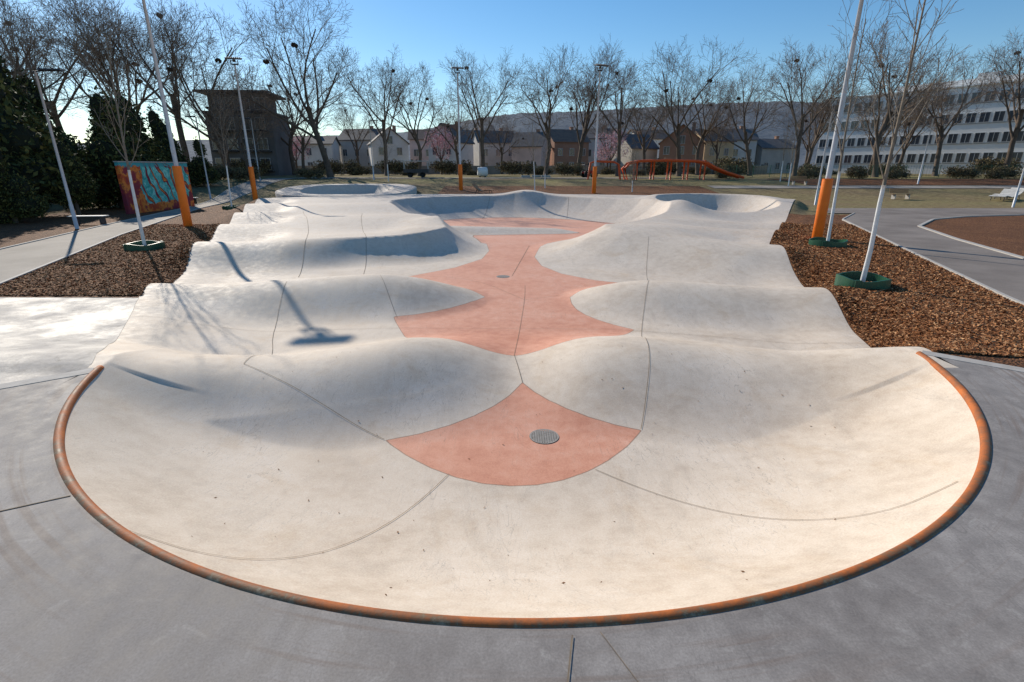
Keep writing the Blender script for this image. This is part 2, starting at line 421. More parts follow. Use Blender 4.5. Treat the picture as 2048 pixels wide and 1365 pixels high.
band(b,(5.86,6.88),(12.5,1.2),.2,.006,-.3)
struct(b.obj('kerb_strip',[M_KERB]),'pale concrete edging strip round the deck','kerb')

gy=np.concatenate([[-2500,-800,-250,-80,-30,-10],np.arange(-4,6,1.),np.arange(6,12,.15),np.arange(12,51.9,.25),np.arange(52,100,1.),np.geomspace(100,4000,40)])
offs=np.concatenate([np.arange(0,1.5,.13),np.geomspace(1.6,60,48),np.geomspace(70,4000,18)])
Y=np.repeat(gy[:,None],2*len(offs)+2,1)
xl=XL(gy)[:,None]; xr=XR(gy)[:,None]
X=np.concatenate([xl-offs[::-1][None,:],xl+.5,xr-.5,xr+offs[None,:]],1)
Z=gz(X,Y); k=len(offs)
low=(gy<50.6)&(gy>-1.5)
Z[low,k]=-4; Z[low,k+1]=-4
pre=(gy<=6.35)
Z[pre]-= .06
g=grid_mesh('ground',X,Y,Z,[M_GR],True); struct(g,'bare soil and patchy winter grass park ground','ground')

def strip(name,f0,f1,y0,y1,dz,mat,label,cat,nr=140,nc=10,amp=0):
    yy=np.linspace(y0,y1,nr); a=f0(yy); c=f1(yy); t=np.linspace(0,1,nc)
    t=t if nc<12 else t**1.6
    X=a[:,None]+(c-a)[:,None]*t; Y=np.repeat(yy[:,None],nc,1)
    Z=gz(X,Y)+dz
    if amp: Z=Z+np.random.uniform(-amp,amp,Z.shape)*np.clip(t*4,0,1)[None,:]*(Y>7)
    o=grid_mesh(name,X,Y,Z,[mat],True); return struct(o,label,cat)
def li(*p):
    a=[q[0] for q in p]; bb=[q[1] for q in p]; return lambda y: np.interp(y,a,bb)
RBO=li((4,8.3),(6.4,9.3),(10.8,11.15),(30.7,19.3),(36,23.5))
LBO=li((9,-11.7),(13,-13.3),(23.3,-17.6),(39,-23.2),(52,-26.5),(75,-30))
LPO=li((9,-15.5),(18.5,-18.8),(28,-21.6),(40.8,-24.9),(56,-30),(75,-34))
strip('ground_bark_bed',lambda y:XR(y),RBO,4.5,34,.03,M_BARK,'reddish brown bark mulch bed beside the track','bark bed',220,40,.018)
strip('ground_bark_bed',lambda y:XL(y),LBO,11.75,43,.03,M_BARK,'dark brown bark mulch bed beside the track','bark bed',220,40,.018)
strip('ground_bark_bed',lambda y:LPO(y),lambda y:LPO(y)-7,14,40,.03,M_BARK,'bark mulch under the bench and hedge','bark bed',80,20,.015)
strip('path',LPO,LBO,2,75,.05,M_PATH,'pale gravel footpath','path',160,8)
RP2=li((4,13),(17,17),(22,18.8),(27,21),(30.7,24.6),(32.5,28),(34,34),(34.8,60))
strip('path',lambda y:RBO(y)+.12,RP2,3,35,.05,M_ASPH,'grey asphalt footpath','path',120,8)
strip('path',lambda y:np.full_like(y,21.0)+(y-35)*.45,lambda y:y*0+90,35.03,39.5,.055,M_ASPH,'asphalt footpath crossing the lawn','path',20,14)
strip('path',lambda y:y*0+22,lambda y:y*0+95,58,60.5,.05,M_PATH,'pale footpath below the embankment','path',14,14)
strip('path',lambda y:y*0-30,lambda y:y*0+22,74,77,.05,M_PATH,'pale footpath past the trees','path',14,14)
strip('ground_bark_bed',lambda y:y*0-7.5,lambda y:y*0+21,51.8,60,.05,M_BARK,'dark mulch bed behind the bowl','bark bed',40,20,.015)
strip('ground_bark_bed',lambda y:y*0+34,lambda y:y*0+95,61,72,.05,M_BARK,'mulched planting embankment','bark bed',40,20,.02)
strip('ground_bark_bed',lambda y:RP2(y)+.2,lambda y:y*0+62,9,34.5,.03,M_BARK,'mulch bed inside the kerb','bark bed',90,20,.015)
def kerb(f,y0,y1,w,label):
    yy=np.linspace(y0,y1,110); X=np.stack([f(yy)-w/2,f(yy)-w/2,f(yy)+w/2,f(yy)+w/2],1); Y=np.repeat(yy[:,None],4,1)
    z=gz(f(yy),yy)+.05; Z=np.stack([z-.06,z+.035,z+.035,z-.06],1)
    struct(grid_mesh('kerb',X,Y,Z,[M_KERB],False),label,'kerb')
kerb(lambda y:RBO(y)+.06,3,35,.1,'narrow stone kerb between bark and asphalt')
kerb(lambda y:RP2(y)+.06,3,34.6,.2,'curved stone kerb beside the asphalt path')
kerb(lambda y:LBO(y)+.02,11.8,60,.1,'narrow kerb between bark and gravel path')
kerb(lambda y:LPO(y)-.02,12,70,.1,'narrow kerb on far side of gravel path')
strip('pavement_pad',lambda y:XL(y)+.01,lambda y:y*0-20,3.0,11.7,.04,M_PAD,'grey concrete pad joining the track','concrete pad',60,40)

# far-left bowl
rr_=np.concatenate([np.linspace(0,1.8,6),np.linspace(2.0,4.3,26),[4.4,4.6,5,5.5,6.0,6.5,6.5]])
an=np.linspace(0,2*np.pi,97)
R2,A2=np.meshgrid(rr_,an,indexing='ij')
Xb=BC[0]+R2*np.cos(A2)*1.05; Yb=BC[1]+R2*np.sin(A2)*(1+.1*np.cos(A2))
t=np.clip((4.3-R2)/2.4,0,1); Zb=.46+.4*np.sin(A2)*np.clip(R2/5,0,1)+.06*np.sin(3*A2)-1.2*(1-(1-t)**2.3); Zb[-1]-=.9
o=grid_mesh('pavement_bowl',Xb,Yb,Zb,[M_CON],True,{'inner':np.ones_like(Xb)}); struct(o,'round pale concrete bowl with raised rim','concrete bowl')

# joints draped
b=B()
def joint(pts,w=.014,dz=.009):
    w=w*.5
    P=chaikin(pts,2) if len(pts)>2 else np.array(pts,float)
    seg=np.hypot(*(P[1:]-P[:-1]).T); L=np.concatenate([[0],np.cumsum(seg)]); n=max(int(L[-1]/.05),2)
    s=np.linspace(0,L[-1],n); x=np.interp(s,L,P[:,0]); y=np.interp(s,L,P[:,1])
    dx=np.gradient(x); dy=np.gradient(y); l=np.hypot(dx,dy); nx=-dy/l*w/2; ny=dx/l*w/2
    za=Zpark(x+nx,y+ny)+dz; zb=Zpark(x-nx,y-ny)+dz; base=len(b.v)
    for i in range(n):
        b.v.append(Vector((x[i]+nx[i],y[i]+ny[i],za[i]))); b.v.append(Vector((x[i]-nx[i],y[i]-ny[i],zb[i])))
        if i: 
            k=base+2*i; b.f.append((k-2,k-1,k+1,k)); b.m.append(0)
joint([(-4.1,7.3),(-2.9,6.7),(-1.7,6.04)])
joint([(-.75,5.25),(-1.14,4.39),(-1.68,3.4),(-2.16,3.05),(-2.9,3.15)])
joint([(1.0,5.35),(1.68,4.75),(2.5,4.05),(3.2,3.7),(3.9,3.85)])
joint([(1.78,6.3),(1.95,6.8),(2.25,7.8),(2.45,9),(2.9,11),(3.6,13.4),(4.2,15.2),(4.5,17),(5.4,20.5)],.016)
joint([(.17,7.7),(.1,8.4),(.04,8.98)],.016)
joint([(.04,8.98),(.35,13.7),(.4,15.5)],.014)
joint([(.35,13.7),(-1.2,16.5),(-3.5,17.2)],.014)
joint([(.35,13.7),(3.8,15.5)],.014)
joint([(-5.9,13.2),(-5.4,11),(-4.4,8.8),(-4.1,7.3)],.016)
joint([(-2.45,11.1),(-5,10.9),(-8.0,10.3)],.014)
joint([(-2.45,11.1),(2.5,11.0)],.012)
joint([(2.55,10.95),(5,10.3),(7.0,9.5)],.014)
joint([(-3.6,13.8),(-2.75,11.8)],.014)
joint([(-8,20.2),(-7.1,16.8)],.026); joint([(-5.8,20.6),(-5,17)],.026)
joint([(-8,20.2),(-10.5,27),(-13.5,34)],.03); joint([(-5.8,20.6),(-7.8,27),(-9.4,33)],.03)
joint([(0,17),(.8,24)],.024); joint([(-2,48),(-2.5,43.5)],.04); joint([(5,46.8),(4.5,43)],.04)
joint([(.34,2.2),(.1,1.0)],.016); joint([(.5,2.22),(.85,1.5)],.010); 
o=b.obj('pavement_joint',[M_JOINT]); struct(o,'thin sawn joints in the concrete','expansion joint')
b=B(); band(b,(-3.55,3.5),(-5.49,2.5),.010,.005,.001); o=b.obj('pavement_joint',[M_JOINT]); struct(o,'thin sawn joint in the deck','expansion joint')

# coping
cp=thing('coping_rail','worn orange painted steel coping curving round the bowl lip','coping',(CX,CY,0))
N=260; aa=np.linspace(rad(-162),rad(-12.5),N); S=16; rad_=.046
V=[];Fa=[];side=[]
for i,a in enumerate(aa):
    for k in range(S):
        q=2*math.pi*k/S; R0=CR-.006+rad_*math.cos(q)
        V.append((R0*math.cos(a),R0*math.sin(a),-.028+rad_*math.sin(q))); side.append(-math.cos(q)*.7+.15)
    if i:
        for k in range(S):
            j=(k+1)%S; p=(i-1)*S; c=i*S; Fa.append((p+k,c+k,c+j,p+j))
Fa.append(tuple(range(S))); Fa.append(tuple((N-1)*S+S-1-k for k in range(S)))
o=obj_from('coping_tube',V,Fa,[M_COPE],True,cp)
at=o.data.attributes.new('side','FLOAT','POINT'); at.data.foreach_set('value',np.array(side,np.float32))

def grate(x,y,r,label):
    z=float(Zpark(x,y)); e=thing('drain_grate',label,'drain grate',(x,y,z+.001),group='round drain grates')
    b=B(); n=40
    for k in range(n):
        a0=2*math.pi*k/n; a1=2*math.pi*(k+1)/n; p,q=r*.88,r
        m=len(b.v); b.v+=[Vector((p*math.cos(a0),p*math.sin(a0),.006)),Vector((q*math.cos(a0),q*math.sin(a0),.006)),Vector((q*math.cos(a1),q*math.sin(a1),.006)),Vector((p*math.cos(a1),p*math.sin(a1),.006))]
        b.f.append((m,m+1,m+2,m+3)); b.m.append(0)
    b.obj('rim',[M_GRATE],e)
    b=B(); s=-r*.88
    while s<r*.88:
        h=math.sqrt(max((r*.88)**2-s*s,0))
        b.box((s,0,.003),(.018,2*h,.004)); b.box((0,s,.0035),(2*h,.018,.005)); s+=.032
    b.obj('grid',[M_GRATE],e)
    b=B(); b.v+= [Vector((r*math.cos(2*math.pi*k/n),r*math.sin(2*math.pi*k/n),.0005)) for k in range(n)]; b.f.append(tuple(range(n))); b.m.append(0)
    b.obj('sump',[simple('sump_dark',(.09,.075,.06),None,5,.9,0)],e)
grate(.435,6.15,.2,'round cast iron grate set in the terracotta floor')
grate(-.3,16.9,.22,'small round grate further along the terracotta floor')
b=B()
for i in range(90):
    x=random.uniform(-3.8,4.4); y=random.uniform(2.8,8.5); 
    if math.hypot(x-CX,y-CY)>5.5: continue
    z=float(Zpark(x,y))+.008; a=random.uniform(0,6.3); s=random.uniform(.005,.013)
    u=Vector((math.cos(a),math.sin(a),random.uniform(-.2,.3)))*s*1.6; w=Vector((-math.sin(a),math.cos(a),.2))*s*.7; c=Vector((x,y,z)); n=len(b.v)
    b.v+=[c-u,c-w,c+u,c+w]; b.f.append((n,n+1,n+2,n+3)); b.m.append(0)
o=b.obj('fallen_leaves',[simple('dry_leaf',(.25,.10,.03),(.10,.05,.02),30,.9,0)]); o['kind']='stuff'; o['label']='small dry leaves scattered in the concrete bowl'; o['category']='fallen leaves'

def chips(n,fx0,fx1,y0,y1,pw,label):
    yy=y0+(y1-y0)*np.random.rand(n)**pw; t=np.random.rand(n)**1.2
    x0=fx0(yy)+.05; x1=fx1(yy); x=x0+(x1-x0)*t; z=gz(x,yy)+.04+np.random.rand(n)*.02
    L=np.random.uniform(.014,.036,n)*(1+.03*yy); W=L*np.random.uniform(.25,.5,n); a=np.random.rand(n)*6.283
    tl=np.random.normal(0,.3,n); tw=np.random.normal(0,.4,n)
    u=np.stack([np.cos(a)*np.cos(tl),np.sin(a)*np.cos(tl),np.sin(tl)],1)*L[:,None]
    w=np.stack([-np.sin(a)*np.cos(tw),np.cos(a)*np.cos(tw),np.sin(tw)],1)*W[:,None]
    c=np.stack([x,yy,z],1); v=np.stack([c-u-w*.6,c+u*.9-w,c+u+w*.7,c-u*.8+w],1).reshape(-1,3)
    me=bpy.data.meshes.new('bark_chips'); me.vertices.add(4*n); me.vertices.foreach_set('co',v.ravel())
    me.loops.add(4*n); me.loops.foreach_set('vertex_index',np.arange(4*n,dtype=np.int32)); me.polygons.add(n); me.polygons.foreach_set('loop_start',np.arange(0,4*n,4,dtype=np.int32))
    me.update(calc_edges=True); me.validate(); me.materials.append(M_CHIP)
    o=bpy.data.objects.new('bark_chips',me); COL.objects.link(o); o['kind']='stuff'; o['label']=label; o['category']='bark chips'
chips(110000,lambda y:XR(y),RBO,6.9,28,1.4,'loose reddish bark chips covering the bed')
chips(50000,lambda y:XL(y),LBO,11.9,28,1.3,'loose dark bark chips covering the bed')

# ------------------------------------------------------------------ trees
def rot_about(d,ang,az):
    d=d.normalized(); r=Vector((0,0,1)) if abs(d.z)<.95 else Vector((1,0,0))
    u=d.cross(r).normalized(); w=d.cross(u)
    return (d*math.cos(ang)+(u*math.cos(az)+w*math.sin(az))*math.sin(ang)).normalized()
def grow(rng,segs,p,d,L,r,lev,P):
    n=6 if lev==0 else (5 if lev<3 else 3)
    pts=[p.copy()]; rs=[r]; end=r*P['taper'][lev]
    for i in range(n):
        d=(d+Vector((rng.gauss(0,1),rng.gauss(0,1),rng.gauss(0,.6)))*P['wig'][lev]+Vector((0,0,P['up'][lev]))).normalized()
        p=p+d*L/n; pts.append(p.copy()); rs.append(max(r+(end-r)*(i+1)/n,P['rmin']))
    segs.append((lev,pts,rs))
    if lev>=P['max']: return
    k=P['kids'][lev]; az=rng.uniform(0,6.28)
    for j in range(k):
        t=P['t0'][lev]+(1-P['t0'][lev])*(j+rng.random()*.8)/k
        f=min(t,.999)*n; i=int(f); q=pts[i].lerp(pts[i+1],f-i); rr=rs[i]
        dd=(pts[i+1]-pts[i]).normalized(); az+=2.4+rng.uniform(-.5,.5)
        ang=rad(rng.uniform(*P['ang'][lev]))
        grow(rng,segs,q,rot_about(dd,ang,az),L*P['len'][lev]*rng.uniform(.7,1.15)*(1.1-.35*t),max(rr*P['rr'][lev],P['rmin']),lev+1,P)
def tree_meshes(seed,P,H,cut=2):
    rng=random.Random(seed); segs=[]
    grow(rng,segs,Vector((0,0,-.2)),Vector((rng.gauss(0,.03),rng.gauss(0,.03),1)),P['L'],P['r'],0,P)
    top=max(p.z for s in segs for p in s[1]); sc=H/top
    tb=B(); cb=B()
    for lev,pts,rs in segs:
        pp=[Vector((q.x*sc,q.y*sc,q.z*sc if q.z>0 else q.z)) for q in pts]
        rr=[x for x in rs]
        if lev==0: rr[0]*=1.35
        (tb if lev<cut else cb).tube(pp,rr,8 if lev==0 else (6 if lev==1 else (4 if lev==2 else 3)),0,lev<2)
    return tb,cb,segs,sc
PB=dict(L=5.6,r=.33,taper=[.72,.42,.4,.4,.5,.6],wig=[.06,.10,.12,.13,.15,.18],up=[.02,.05,.05,.05,.05,.05],rmin=.0105,max=5,
        kids=[6,5,5,5,3],t0=[.55,.28,.22,.18,.12],ang=[(22,56),(22,50),(24,50),(24,50),(22,50)],len=[1.35,.64,.64,.62,.7],rr=[.52,.50,.48,.48,.55])
BIG=[]
for sidx,(seed,mod) in enumerate([(3,{}),(11,dict(kids=[5,6,5,5,3])),(23,dict(L=5,kids=[6,6,5,4,4])),(31,dict(L=8,ang=[(10,28),(16,36),(22,45),(25,48),(22,45)],kids=[7,6,5,4,3])),(47,dict(wig=[.08,.13,.16,.18,.2,.22]))]):
    P=dict(PB); P.update(mod)
    tb,cb,segs,sc_=tree_meshes(seed,P,18)
    tr=thing('bare_tree','tall bare deciduous tree with fine twiggy crown','tree',(0,0,0),group='bare park trees')
    tb.obj('trunk',[M_BRANCH],tr,True); cb.obj('crown',[M_TWIG],tr,False)
    rn=random.Random(seed); cand=[s for s in segs if s[0]==3]
    for _ in range(2 if sidx in(0,4) else 1):
        q=rn.choice(cand)[1][1]*sc_; nb=B(); R=.3
        for w_ in range(26):
            a1=rn.uniform(0,6.28); e1=rn.uniform(-1.3,1.3); a2=a1+rn.uniform(1,2.4); e2=rn.uniform(-1.0,1.0)
            p1=q+Vector((math.cos(a1)*math.cos(e1),math.sin(a1)*math.cos(e1),math.sin(e1)*.7))*R
            p2=q+Vector((math.cos(a2)*math.cos(e2),math.sin(a2)*math.cos(e2),math.sin(e2)*.7))*R
            nb.tube([p1,(p1+p2)/2+(q-(p1+p2)/2)*-.3,p2],.05,3)
        nb.obj('nest',[M_NEST],tr)
    BIG.append(tr)
spots=[(-76,86,26,1),(-68,84,27,0),(-61,88,26,4),(-54.5,80,26,3),(-48,80,25,1),(-41,78,22,0),(-37,92,20,4),(-32.5,84,14.5,2),(-27,80,24.5,0),(-20,86,18.5,1),(-14.5,84,16,4),(-9,92,14.5,2),(-4.6,86,19,1),(5.2,84,18.5,4),(11,90,20.5,3),(16.5,84,17.5,1),(22,90,15.5,2),(26,84,19.5,0),(31,90,17,4),(38,86,17,0),(43,82,19.5,1),(49,90,17,3),(54,80,21.5,4),(61,92,16,2),(66,84,19,0),(75,82,21,1),(-36,74,12,2),(-60,60,20,0),(-50,54,20,4),(80,76,21,4),(-43.5,83,15,4),
(-30,106,14,1),(-2,108,13,2),(19,108,13,1),(40,107,13,4),(57,105,14,0),(70,98,17,3)]
used=set()
for i,(x,y,H,v) in enumerate(spots):
    loc=(x,y,float(ground0(y))-.05); sc=H/18; rz=random.uniform(0,6.28)
    if v not in used:
        used.add(v); r=BIG[v]; r.location=loc; r.rotation_euler=(0,0,rz); r.scale=(sc,)*3
    else: copy_thing(BIG[v],loc,rz,sc)

PS=dict(L=6.6,r=.058,taper=[.26,.35,.5,.6],wig=[.018,.06,.12,.2],up=[.04,.14,.08,.05],rmin=.0045,max=3,
        kids=[14,5,2],t0=[.40,.25,.2],ang=[(24,42),(25,42),(25,50)],len=[.34,.42,.5],rr=[.40,.5,.6])
def sapling(seed,x,y,H,white,label,ring=True,mod=None):
    P=dict(PS); 
    if mod: P.update(mod)
    tb,cb,segs,sc=tree_meshes(seed,P,H,1)
    z=float(gz(x,y)); tr=thing('young_tree',label,'young tree',(x,y,z+.03),group='young staked trees')
    lower=B(); upper=B()
    lev,pp,rs=segs[0]; pp=[Vector((q.x*sc,q.y*sc,q.z*sc if q.z>0 else q.z)) for q in pp]
    dense=[];dr=[]
    for i in range(len(pp)-1):
        for k in range(8): dense.append(pp[i].lerp(pp[i+1],k/8)); dr.append(rs[i]+(rs[i+1]-rs[i])*k/8)
    dense.append(pp[-1]); dr.append(rs[-1])
    lo=[i for i,q in enumerate(dense) if q.z<=white]
    lower.tube([dense[i] for i in lo],[dr[i]*1.12 for i in lo],10)
    hi=[i for i in range(len(dense)) if i>=lo[-1]]
    upper.tube([dense[i] for i in hi],[dr[i] for i in hi],8)
    lower.obj('painted_trunk',[M_WHITE],tr,True); upper.obj('trunk',[M_YBARK],tr,True)
    cb.obj('crown',[M_YBARK],tr,False)
    if ring:
        b=B(); n=48; R=.62
        e=thing('watering_ring','green plastic watering ring around the young tree','watering ring',(x,y,z+.02),group='green watering rings')
        for k in range(n):
            a0=2*math.pi*k/n;a1=2*math.pi*(k+1)/n
            wob=lambda a:R*(1+.05*math.sin(2*a+seed)+.02*math.sin(5*a)); hz=lambda a:.24+.03*math.sin(3*a+seed)
            for (w0,w1,z0,z1) in ((0,.0,-.05,1),(0,.035,1,1),(.035,.035,1,-.05)):
                m=len(b.v)
                def pt(a,w,zz): return Vector(((wob(a)-w)*math.cos(a),(wob(a)-w)*math.sin(a),hz(a) if zz==1 else zz))
                b.v+=[pt(a0,w0,z0),pt(a1,w0,z0),pt(a1,w1,z1),pt(a0,w1,z1)]; b.f.append((m,m+1,m+2,m+3)); b.m.append(0)
        b.obj('ring_wall',[M_GREENRING],e)
        for a in (1.1,4.0):
            b=B(); b.box((R*1.02*math.cos(a),R*1.02*math.sin(a),.13),(.06,.14,.22),a,0,.01)
            b.obj('ring_clip',[M_GREENRING],e)
    return tr
sapling(5,9.1,13.1,8.6,2.55,'young bare tree with white painted trunk in green ring',True)
sapling(9,12.35,20.2,9.5,2.9,'slender young tree with white trunk beside orange mast',True)
sapling(14,-13.75,19.3,8.8,2.9,'young bare tree with white trunk by the gravel path',True)
sapling(21,-20.6,38.8,8.5,3.1,'young bare tree with white trunk further along path',True)
sapling(33,2.4,56,8.5,3,'thin young tree with white trunk behind the bowl',False)
sapling(35,3.6,58,6.0,1.6,'small young tree with white trunk behind the bowl',False)
sapling(36,12.4,55,4.5,1.2,'small branching young tree behind the bowl',False,dict(kids=[26,7,3],t0=[.1,.2,.2]))
sapling(38,33,66,8.5,2.5,'young tree with white trunk near play frame',False)
sapling(41,-15.2,66,7,2,'young tree with white trunk behind round bowl',False)
sapling(42,31,60,8.5,2.6,'young tree on the lawn',False)

def leaf_mat(name,a,b2,c2):
    t=NT(name); r=t.island(); c=t.ramp(r,[(0,a),(.6,b2),(1,c2)]); return t.out(c,.8,0,.15)
M_EG=leaf_mat('evergreen_leaf',(.035,.042,.016),(.075,.085,.028),(.18,.16,.05))
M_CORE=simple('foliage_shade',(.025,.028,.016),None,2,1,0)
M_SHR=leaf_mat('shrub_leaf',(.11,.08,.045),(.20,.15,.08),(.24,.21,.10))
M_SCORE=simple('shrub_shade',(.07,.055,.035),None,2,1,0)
M_PINK=leaf_mat('blossom',(.5,.30,.33),(.68,.44,.48),(.8,.6,.64))
def leaf_cloud(lobes,n,size,seed,core=.72):
    rng=np.random.RandomState(seed)
    vol=np.array([a*bb*c for (_,(a,bb,c)) in lobes]); pr=vol/vol.sum()
    idx=rng.choice(len(lobes),n,p=pr); V=[];F=[]
    for k,i in enumerate(idx):
        c,(a,bb,cc)=lobes[i]; d=rng.normal(size=3); d/=np.linalg.norm(d); r=.62+.42*rng.rand()**.7
        r*=1+.12*math.sin(d[0]*9+i)+.1*math.sin(d[2]*11+2*i)
        p=np.array(c)+d*r*np.array([a,bb,cc]); u=rng.normal(size=3); u/=np.linalg.norm(u); w=np.cross(u,rng.normal(size=3)); w/=np.linalg.norm(w)
        s=size*(.5+rng.rand()); u=u*s; w=w*s*.5; m=len(V); V+=[p-u,p-w,p+u,p+w]; F.append((m,m+1,m+2,m+3))
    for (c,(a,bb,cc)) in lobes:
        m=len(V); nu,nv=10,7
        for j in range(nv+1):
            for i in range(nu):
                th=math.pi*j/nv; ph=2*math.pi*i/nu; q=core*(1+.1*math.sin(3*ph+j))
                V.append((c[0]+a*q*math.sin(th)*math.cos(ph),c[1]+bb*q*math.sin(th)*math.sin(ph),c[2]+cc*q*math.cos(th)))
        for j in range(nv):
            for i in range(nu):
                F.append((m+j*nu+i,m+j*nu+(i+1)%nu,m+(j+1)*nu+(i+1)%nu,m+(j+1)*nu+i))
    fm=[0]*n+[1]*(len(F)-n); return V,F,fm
EG=[]
for s in range(3):
    rng=random.Random(60+s); lobes=[]
    for k in range(11):
        h=rng.uniform(1.2,8.2); w=(1-h/11)*3.0
        a=rng.uniform(0,6.28); lobes.append(((w*.65*math.cos(a),w*.65*math.sin(a),h),(w*.7+.5,w*.7+.5,1.7)))
    lobes.append(((0,0,8.6),(.9,.9,1.7)))
    V,F,fm=leaf_cloud(lobes,10000,.17,s+3)
    e=thing('evergreen_tree','dense dark evergreen tree at the edge of the park','evergreen tree',(0,0,0),group='dark evergreen trees')
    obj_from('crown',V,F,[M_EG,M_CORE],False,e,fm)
    b=B(); b.tube([(0,0,-.2),(.05,0,2),(0,.05,6)],[.3,.24,.12],8); b.obj('trunk',[M_BRANCH],e,True); EG.append(e)
es=[(-31,33,1.0,0),(-35,28,1.05,1),(-29.5,40,.8,2),(-38,38,1.2,0),(-33,46,.85,1),(-29.5,26,.72,2),(-43,33,1.3,2),(-36,52,.9,1),(-42,46,1.2,0),(-31,21,.9,1),(-48,56,1.1,2),(-40,62,.8,0),(-34.5,60,.5,2),(-27.5,29,.42,0),(-28,34,.45,1)]
us=set()
for x,y,sc,v in es:
    loc=(x,y,-.45 if y<46 else float(ground0(y))); rz=random.uniform(0,6)
    if v not in us: us.add(v); EG[v].location=loc; EG[v].rotation_euler=(0,0,rz); EG[v].scale=(sc,)*3
    else: copy_thing(EG[v],loc,rz,sc)
SH=[]
for s in range(2):
    rng=random.Random(80+s); lobes=[((rng.uniform(-2,2),rng.uniform(-.7,.7),rng.uniform(.5,1.3)),(1.2,.9,.9)) for _ in range(6)]
    V,F,fm=leaf_cloud(lobes,2600,.11,s+30,.5)
    e=thing('shrub','low dormant brown green shrub along the park edge','shrub',(0,0,0),group='low shrubs')
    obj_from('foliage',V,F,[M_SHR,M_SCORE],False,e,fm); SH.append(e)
us=set(); i=0
for x in np.arange(-52,84,5.2):
    y=93+6*math.sin(x*1.7); v=i%2; i+=1; sc=random.uniform(.5,1.5); loc=(float(x)+random.uniform(-1.8,1.8),y,1.2)
    if v not in us: us.add(v); SH[v].location=loc; SH[v].scale=(sc,)*3
    else: copy_thing(SH[v],loc,random.uniform(-.4,.4),sc)
for x,y,sc in [(40,73,.7),(46,72,.8),(52,73,.7),(60,72,.8),(66,73,.9),(73,74,.9),(30,76,.6),(-33,66,.8),(-38,70,1.0),(-27,72,.7)]:
    copy_thing(SH[i%2],(x,y,float(ground0(y))),random.uniform(-.5,.5),sc); i+=1
def blossom(x,y,s,label):
    rng=random.Random(int(x*7)); e=thing('blossom_tree',label,'blossom tree',(x,y,1.25),group='pink blossom trees')
    lobes=[((rng.uniform(-1.6,1.6),rng.uniform(-1.6,1.6),rng.uniform(2.6,5.4)),(1.2,1.2,1.0)) for _ in range(9)]
    V,F,fm=leaf_cloud(lobes,2400,.1,5,.01); obj_from('crown',V,F,[M_PINK,M_BRANCH],False,e,fm)
    b=B(); b.tube([(0,0,-.2),(0,0,2)],[.16,.12],7)
    for k in range(7):
        a=k*.9; b.tube([(0,0,1.8),(.8*math.cos(a),.8*math.sin(a),3.3),(1.5*math.cos(a),1.5*math.sin(a),4.8)],[.07,.05,.02],5)
    b.obj('trunk',[M_BRANCH],e,True); e.scale=(s,)*3
blossom(-13.2,101,1.35,'pale pink blossoming tree in front of houses'); blossom(18.5,102,1.3,'pink blossoming tree beside a house'); blossom(-39,98,1.2,'pink blossoming tree beside backlit building')

# ------------------------------------------------------------------ masts and lamps
def mast(x,y,label,rz=0,H=10.9,first=[None]):
    z=float(gz(x,y))
    if first[0] is None:
        e=thing('floodlight_mast',label,'floodlight mast',(x,y,z),rz,'tall floodlight masts')
        b=B(); b.tube([(0,0,-.2),(0,0,.05),(0,0,5),(0,0,H-.3)],[.12,.115,.095,.06],16); b.obj('pole',[M_STEEL],e,True)
        b=B(); b.tube([(0,0,.0),(0,0,.02),(0,0,2.45),(0,0,2.5)],[.19,.205,.205,.19],20); b.obj('protective_sleeve',[M_ORANGE],e,True)
        b=B(); b.box((0,0,H-.25),(.5,.08,.1),0,0,.01); b.box((.25,0,H-.1),(.06,.06,.3)); b.box((-.25,0,H-.1),(.06,.06,.3)); b.box((0,0,H+.0),(.22,.22,.16),0,0,.02); b.obj('bracket',[M_DARKMETAL],e)
        h=B(); h.box((0,-.2,H+.14),(1.2,.62,.1),0,0,.02,rad(12)); 
        for k in range(7): h.box((-.45+k*.15,-.2,H+.22),(.02,.5,.06),0,0,0,rad(12))
        h.obj('lamp_head',[M_DARKMETAL],e)
        g=B(); g.box((0,-.22,H+.078),(1.0,.5,.012),0,0,0,rad(12)); g.obj('lens',[simple('lamp_glass',(.6,.6,.58),None,3,.2,0)],e)
        b=B(); b.box((0,-.125,3.4),(.12,.03,.35),0,0,.01); b.obj('service_hatch',[M_STEEL],e)
        first[0]=e; return e
    return copy_thing(first[0],(x,y,z),rz,1,label)
def long_sleeve(e,k):
    for c in e.children:
        if c.name.startswith('protective_sleeve'): c.scale=(1,1,k)
        if c.name.startswith('service_hatch'): c.location.z=.35
m1=mast(-16.75,27,'tall steel floodlight mast with orange sleeve in bark bed',rad(10))
m2=mast(-21.9,45.3,'tall steel floodlight mast with orange sleeve by gravel path',rad(20))
m3=mast(-5.4,56.5,'steel floodlight mast with orange sleeve behind the bowl',rad(10))
m4=mast(8.3,54,'steel floodlight mast with orange sleeve behind bowl near benches',rad(20))
m5=mast(12.95,22,'tall steel floodlight mast with orange sleeve in red bark',rad(-35))
for m in(m1,m2): long_sleeve(m,1.2)
for m in(m3,m4): m.scale=(1,1,1.05)
